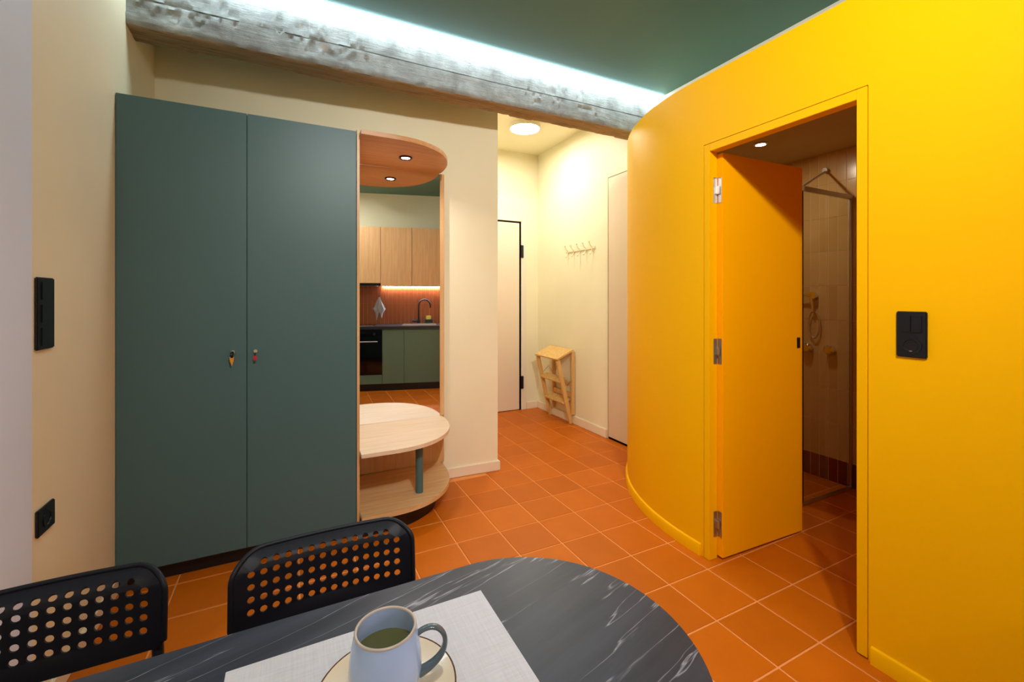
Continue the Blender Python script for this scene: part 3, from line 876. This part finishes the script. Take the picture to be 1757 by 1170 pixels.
def make_chair(label, group):
    ch = thing('dining_chair', label, 'chair', (0, 0, 0), 0, group)
    ol = rrect(0.394, 0.598, 0.770, 0.062, 0.020)
    holes = []
    for r in range(5):
        z = 0.6375 + 0.0262 * r
        for c in range(14):
            if r == 4 and c in (0, 13): continue
            holes.append((-0.15925 + 0.0245 * c, z))
    ol = [(x, z + (0.030 * max(0.0, 1 - (x / 0.172) ** 2) if z < 0.612 else 0.0)) for x, z in ol]
    b = perforated(ol, holes, 0.0073)
    zl = lambda z: z if z < 0.722 else 0.722 + (z - 0.722) * 0.70
    for v in b.verts: v.co = Vector((v.co.x, back_y(v.co.x, v.co.y), zl(v.co.y)))
    b.normal_update()
    solidify_bm(b, 0.005, 1)
    finish('backrest', b, M['chair'], ch, world_coords=False, smooth=40)
    up = [(s, z) for s, z in ol if z >= 0.612]
    k0 = max(range(len(up)), key=lambda i: math.hypot(up[i][0] - up[i - 1][0], up[i][1] - up[i - 1][1]))
    up = up[k0:] + up[:k0]
    b = BM(); tube(b, [(s, back_y(s, z) + 0.001, zl(z)) for s, z in up], 0.0056, 8)
    finish('backrest_rim', b, M['chair'], ch, world_coords=False, smooth=60)
    so = rrect(0.39, -0.20, 0.19, 0.06, 0.05)
    sh_ = [(-0.14 + 0.04 * i, -0.13 + 0.04 * j) for i in range(8) for j in range(7)]
    b = perforated(so, sh_, 0.007, 8)
    for v in b.verts:
        x, y = v.co.x, v.co.y
        v.co = Vector((x, -0.175 + y, 0.452 - 0.014 * (1 - (x / 0.2) ** 2) - (0.10 * max(0, -0.13 - y)) ))
    solidify_bm(b, 0.006, 1)
    finish('seat', b, M['chair'], ch, world_coords=False, smooth=40)
    for s in (-1, 1):
        b = BM(); tube(b, [(s * 0.180, back_y(0.17, 0.61) + 0.020, 0.612), (s * 0.187, 0.0, 0.56), (s * 0.188, -0.015, 0.46), (s * 0.195, 0.01, 0.25), (s * 0.21, 0.045, 0.0)], 0.0105, 12)
        finish('leg', b, M['chair'], ch, world_coords=False, smooth=50)
        b = BM(); tube(b, [(s * 0.180, -0.33, 0.44), (s * 0.19, -0.345, 0.25), (s * 0.205, -0.37, 0.0)], 0.0105, 12)
        finish('leg', b, M['chair'], ch, world_coords=False, smooth=50)
        b = BM(); tube(b, [(s * 0.184, -0.015, 0.433), (s * 0.182, -0.18, 0.430), (s * 0.180, -0.335, 0.433)], 0.009, 10)
        finish('seat_rail', b, M['chair'], ch, world_coords=False, smooth=50)
    return ch
c1_ = make_chair('black perforated plastic chair nearer the middle, in front of the wardrobe doors', 'perforated chairs at the table')
c1_.location = (0.078, 1.112, 0)
def copy_thing(r, label):
    n = r.copy(); COL.objects.link(n); n['label'] = label
    for chd in list(r.children):
        q = chd.copy(); COL.objects.link(q); q.parent = n
    return n
c2_ = copy_thing(c1_, 'black perforated plastic chair at the left edge, cut off by the frame')
c2_.location = (-0.437, 1.150, 0); c2_.rotation_euler = (0, 0, math.radians(0.5))
c1_['label'] = 'black perforated plastic chair with its whole backrest in view behind the mug'

# ------------------------------------------------------------------ kitchen (seen in the mirror)
P1, P2 = Vector((0.870, 6.52)), Vector((1.94, 6.24))
mn = Vector((-MD.y, MD.x))
def refl(p): return p - 2 * (p - MP).dot(mn) * mn
K0 = refl(P1); KU = (refl(P2) - K0).normalized(); KN = Vector((-KU.y, KU.x))
if KN.y < 0: KN = -KN
KANG = math.atan2(KU.y, KU.x)
def K(u, w, z): return Vector((K0.x + KU.x * u + KN.x * w, K0.y + KU.y * u + KN.y * w, z))
fk = lambda c: K(c.x, c.y, c.z)
def kthing(name, label, cat, u, w, z, group=None):
    return thing(name, label, cat, K(u, w, z), KANG, group)
def kb(bm, u0, u1, w0, w1, z0, z1, bev=0.0): return box(bm, u0, u1, w0, w1, z0, z1, bev, xf=fk)
UL, UR = -0.91, 1.62
# wall behind the kitchen with a tiled splashback
bm = BM(); kb(bm, -2.2, 2.6, -0.70, -0.60, 0, ZC)
kw = struct('wall_kitchen', bm, M['cream'])
bm = BM(); kb(bm, UL, UR, -0.60, -0.594, 0.92, 1.60); finish('splashback', bm, M['splash_grout'], kw)
bm = BM()
u = UL
while u < UR - 0.05:
    for z0, z1 in ((0.922, 1.241), (1.242, 1.56)):
        kb(bm, u + 0.003, u + 0.059, -0.595, -0.588, z0, z1)
    u += 0.0625
o = finish('splashback_tiles', bm, M['splash'], kw); o['kind'] = 'stuff'; o['label'] = 'narrow upright rust brown tiles'
# base cabinets
def cabinet(u0, u1, label, doors, grp='green kitchen base cabinets'):
    t = kthing('base_cabinet', label, 'cabinet', (u0 + u1) / 2, -0.3, 0, grp)
    b = BM(); kb(b, u0, u1, -0.59, 0.0, 0.10, 0.878); finish('body', b, M['kgreen'], t)
    b = BM(); kb(b, u0, u1, -0.55, 0.0, 0.0, 0.10); finish('plinth', b, M['black'], t)
    for a, c, z0, z1 in doors:
        b = BM(); kb(b, a + 0.0015, c - 0.0015, 0.001, 0.020, z0, z1, 0.001); finish('door', b, M['kgreen'], t)
cabinet(UL, -0.312, 'green base cabinet left of the oven in the kitchen', [(UL, -0.312, 0.10, 0.862)])
cabinet(0.292, 0.594, 'narrow green base cabinet directly beside the oven, reflected in the mirror', [(0.292, 0.594, 0.10, 0.862)])
cabinet(0.595, 1.195, 'wide green base cabinet under the sink, reflected in the mirror', [(0.595, 1.195, 0.10, 0.862)])
cabinet(1.196, UR, 'green base cabinet at the far end of the worktop', [(1.196, UR, 0.10, 0.862)])
ov = kthing('oven', 'black built-in oven below the worktop, reflected in the mirror', 'oven', -0.01, -0.3, 0)
bm = BM(); kb(bm, -0.311, 0.291, -0.59, 0.0, 0.0, 0.878); finish('body', bm, M['black'], ov)
bm = BM(); kb(bm, -0.309, 0.289, 0.001, 0.020, 0.235, 0.755, 0.003); finish('door', bm, M['ovenglass'], ov)
bm = BM(); kb(bm, -0.309, 0.289, 0.001, 0.020, 0.760, 0.862, 0.003); finish('control_panel', bm, M['ovenglass'], ov)
bm = BM(); kb(bm, -0.309, 0.289, 0.001, 0.020, 0.100, 0.228, 0.001); o = finish('drawer', bm, M['kgreen'], ov); o['label'] = 'green drawer front below the oven'
bm = BM(); tube(bm, [K(-0.25, 0.05, 0.705), K(0.23, 0.05, 0.705)], 0.008); tube(bm, [K(-0.22, 0.018, 0.705), K(-0.22, 0.05, 0.705)], 0.006); tube(bm, [K(0.20, 0.018, 0.705), K(0.20, 0.05, 0.705)], 0.006)
finish('handle', bm, M['hinge'], ov)
for q in (-0.20, 0.18):
    bm = BM(); tube(bm, [K(q, 0.020, 0.81), K(q, 0.045, 0.81)], 0.018, 16); finish('knob', bm, M['black'], ov)
bm = BM(); kb(bm, UL, UR, -0.586, 0.035, 0.880, 0.920, 0.003)
single('worktop', bm, M['counter'], 'long dark grey kitchen worktop, reflected in the mirror', 'worktop')
hb = kthing('hob', 'black hob with a pale metal edge set in the worktop, reflected in the mirror', 'hob', -0.08, -0.28, 0.92)
bm = BM(); kb(bm, -0.36, 0.17, -0.52, -0.03, 0.9202, 0.925, 0.001); finish('glass_plate', bm, M['ovenglass'], hb)
bm = BM(); kb(bm, -0.365, 0.175, -0.03, -0.022, 0.9202, 0.929, 0.001); finish('edge_trim', bm, M['steel'], hb)
sk = kthing('sink', 'stainless inset sink in the worktop, reflected in the mirror', 'sink', 0.82, -0.3, 0.92)
bm = BM()
for (a, b_, c, d) in ((0.56, 1.06, -0.50, -0.47), (0.56, 1.06, -0.12, -0.09), (0.56, 0.59, -0.47, -0.12), (1.03, 1.06, -0.47, -0.12)): kb(bm, a, b_, c, d, 0.9202, 0.926, 0.001)
finish('rim', bm, M['steel'], sk)
bm = BM(); kb(bm, 0.59, 1.03, -0.47, -0.12, 0.9201, 0.922); finish('basin', bm, M['steel'], sk)
ft = kthing('faucet', 'black gooseneck kitchen faucet by the sink, reflected in the mirror', 'faucet', 0.80, -0.53, 0.92)
fp = [K(0.80, -0.53, 0.921), K(0.80, -0.53, 1.20)]
for i in range(1, 13):
    a = PI - PI * i / 12 * 0.93
    fp.append(K(0.89 + 0.09 * math.cos(a), -0.53 + 0.05 * i / 12, 1.20 + 0.10 * math.sin(a)))
fp.append(fp[-1] + Vector((0, 0, -0.05)))
bm = BM(); tube(bm, fp, 0.0125, 12); finish('spout', bm, M['black'], ft, 60)
bm = BM(); tube(bm, [K(0.80, -0.53, 0.9205), K(0.80, -0.53, 0.98)], 0.026, 16); finish('base', bm, M['black'], ft, 40)
bm = BM(); tube(bm, [K(0.79, -0.53, 0.962), K(0.70, -0.52, 0.968)], 0.016, 12); finish('lever', bm, M['black'], ft, 40)
sp = kthing('sponge_caddy', 'dark green sink caddy holding a yellow sponge, reflected in the mirror', 'caddy', 0.955, -0.55, 0.92)
bm = BM(); kb(bm, 0.895, 1.015, -0.580, -0.525, 0.9202, 0.985, 0.006); finish('holder', bm, M['holder'], sp)
bm = BM(); kb(bm, 0.915, 0.990, -0.570, -0.535, 0.985, 1.045, 0.006); finish('sponge', bm, M['sponge'], sp)
# tea towel: a gathered cloth with pointed ends hanging from a hook
tw = kthing('tea_towel', 'white tea towel hanging on the tiled splashback, reflected in the mirror', 'towel', 0.20, -0.575, 1.0)
bm = BM()
rows = [(1.345, 0.012), (1.30, 0.032), (1.25, 0.058), (1.20, 0.080), (1.155, 0.098), (1.12, 0.078), (1.09, 0.060), (1.05, 0.052), (1.01, 0.046), (0.975, 0.040)]
gr = []
nc = 17
for z, hw in rows:
    r = []
    for i in range(nc):
        t = i / (nc - 1) * 2 - 1
        zz = z
        if z < 1.12: zz += (1.13 - z) * (1 - abs(t)) * 0.85 * (1.0 if t < 0 else 0.9) + (0.03 * (t > 0) * (1.12 - z) / 0.15)
        elif z < 1.2: zz -= 0.0
        else: zz -= 0.02 * t * t
        r.append(bm.verts.new(K(0.20 + hw * t, -0.568 + 0.012 * math.sin(t * 9 + z * 7) * min(1, hw / 0.05), zz)))
    gr.append(r)
for a, b_ in zip(gr, gr[1:]):
    for i in range(nc - 1): bm.faces.new((a[i], a[i + 1], b_[i + 1], b_[i]))
bmesh.ops.solidify(bm, geom=bm.faces[:], thickness=0.003)
finish('cloth', bm, M['towel'], tw, 60)
bm = BM(); tube(bm, [K(0.20, -0.588, 1.35), K(0.20, -0.562, 1.35), K(0.20, -0.556, 1.365)], 0.006, 8); finish('hook', bm, M['black'], tw)
# upper cabinets
def upper(u0, u1, z0, label):
    t = kthing('wall_cabinet', label, 'cabinet', (u0 + u1) / 2, -0.43, z0, 'oak wall cabinets above the worktop')
    b = BM(); kb(b, u0, u1, -0.60, -0.271, z0 + 0.004, 2.38); finish('body', b, M['cabinet_oak'], t)
    b = BM(); kb(b, u0 + 0.0025, u1 - 0.0025, -0.270, -0.251, z0, 2.38, 0.001); finish('door', b, M['cabinet_oak'], t)
upper(-0.353, 0.246, 1.545, 'oak wall cabinet over the hob, its underside higher than its neighbours')
upper(0.247, 0.701, 1.500, 'oak wall cabinet next to the hob cabinet, in the middle of the mirror')
upper(0.702, 1.156, 1.500, 'oak wall cabinet above the sink at the right edge of the mirror')
upper(1.157, UR, 1.500, 'oak wall cabinet at the far end over the worktop')
upper(UL, -0.354, 1.500, 'oak wall cabinet on the other side of the hob cabinet')
hd_ = kthing('extractor_hood', 'black extractor hood under the oak cabinet over the hob', 'extractor hood', -0.05, -0.43, 1.50)
bm = BM(); kb(bm, -0.34, 0.235, -0.58, -0.275, 1.505, 1.543, 0.003); finish('body', bm, M['black'], hd_)
bm = BM(); kb(bm, -0.30, 0.19, -0.55, -0.31, 1.502, 1.506); finish('filter', bm, M['hinge'], hd_)
bm = BM(); kb(bm, 0.25, UR - 0.01, -0.585, -0.560, 1.493, 1.4995)
single('cabinet_light', bm, M['kled'], 'thin light strip under the oak wall cabinets, reflected in the mirror', 'light strip')

# ------------------------------------------------------------------ ceiling lights above the frame: an added fill lamp, then the spotlight
for (lx, ly, pw, lab) in ((0.22, -0.12, FILL_LAMP, 'added round fill lamp on the ceiling above the kitchen floor'),):
    t = thing('fill_lamp', lab, 'ceiling light', (lx, ly, ZC - 0.05))
    bm = BM(); lathe(bm, [(0.07, 0.05), (0.07, 0.004), (0.062, 0.0), (0.060, 0.006)], (lx, ly, ZC - 0.05), 28); finish('housing', bm, M['white'], t, 40)
    bm = BM(); lathe(bm, [(0.059, 0.010), (0.059, 0.004)], (lx, ly, ZC - 0.05), 28); finish('lens', bm, M['lamp'], t)
    area('fill_lamp_light', (lx, ly, ZC - 0.054), pw, 0.10, (0.97, 0.965, 0.94))

# ceiling spotlight aimed along the yellow wall
SPX = Vector((0.52, -0.30, 2.87)); AIM = Vector((1.70, 2.1, 1.75)); dv = (AIM - SPX).normalized()
t = thing('ceiling_spotlight', 'black ceiling spotlight aimed at the yellow wall', 'ceiling light', (0.52, -0.30, 2.80))
bm = BM(); lathe(bm, [(0.045, 2.925), (0.045, ZC)], (0.52, -0.30, 0), 24); finish('mount', bm, M['black'], t, 40)
bm = BM(); tube(bm, [SPX - dv * 0.05, SPX + dv * 0.03], 0.036, 20); tube(bm, [SPX - dv * 0.02, (0.52, -0.30, 2.93)], 0.008, 8); finish('head', bm, M['black'], t, 40)
bm = BM(); tube(bm, [SPX + dv * 0.031, SPX + dv * 0.032], 0.030, 20); finish('lens', bm, M['lamp'], t)
ld = bpy.data.lights.new('spotlight_beam', 'SPOT'); ld.energy = TRACK_SPOT; ld.spot_size = math.radians(116); ld.spot_blend = 1.0
ld.shadow_soft_size = 0.06; ld.color = (0.97, 0.965, 0.94)
lo = bpy.data.objects.new('spotlight_beam', ld); COL.objects.link(lo); lo.location = SPX + dv * 0.07
lo.rotation_euler = dv.to_track_quat('-Z', 'Y').to_euler()
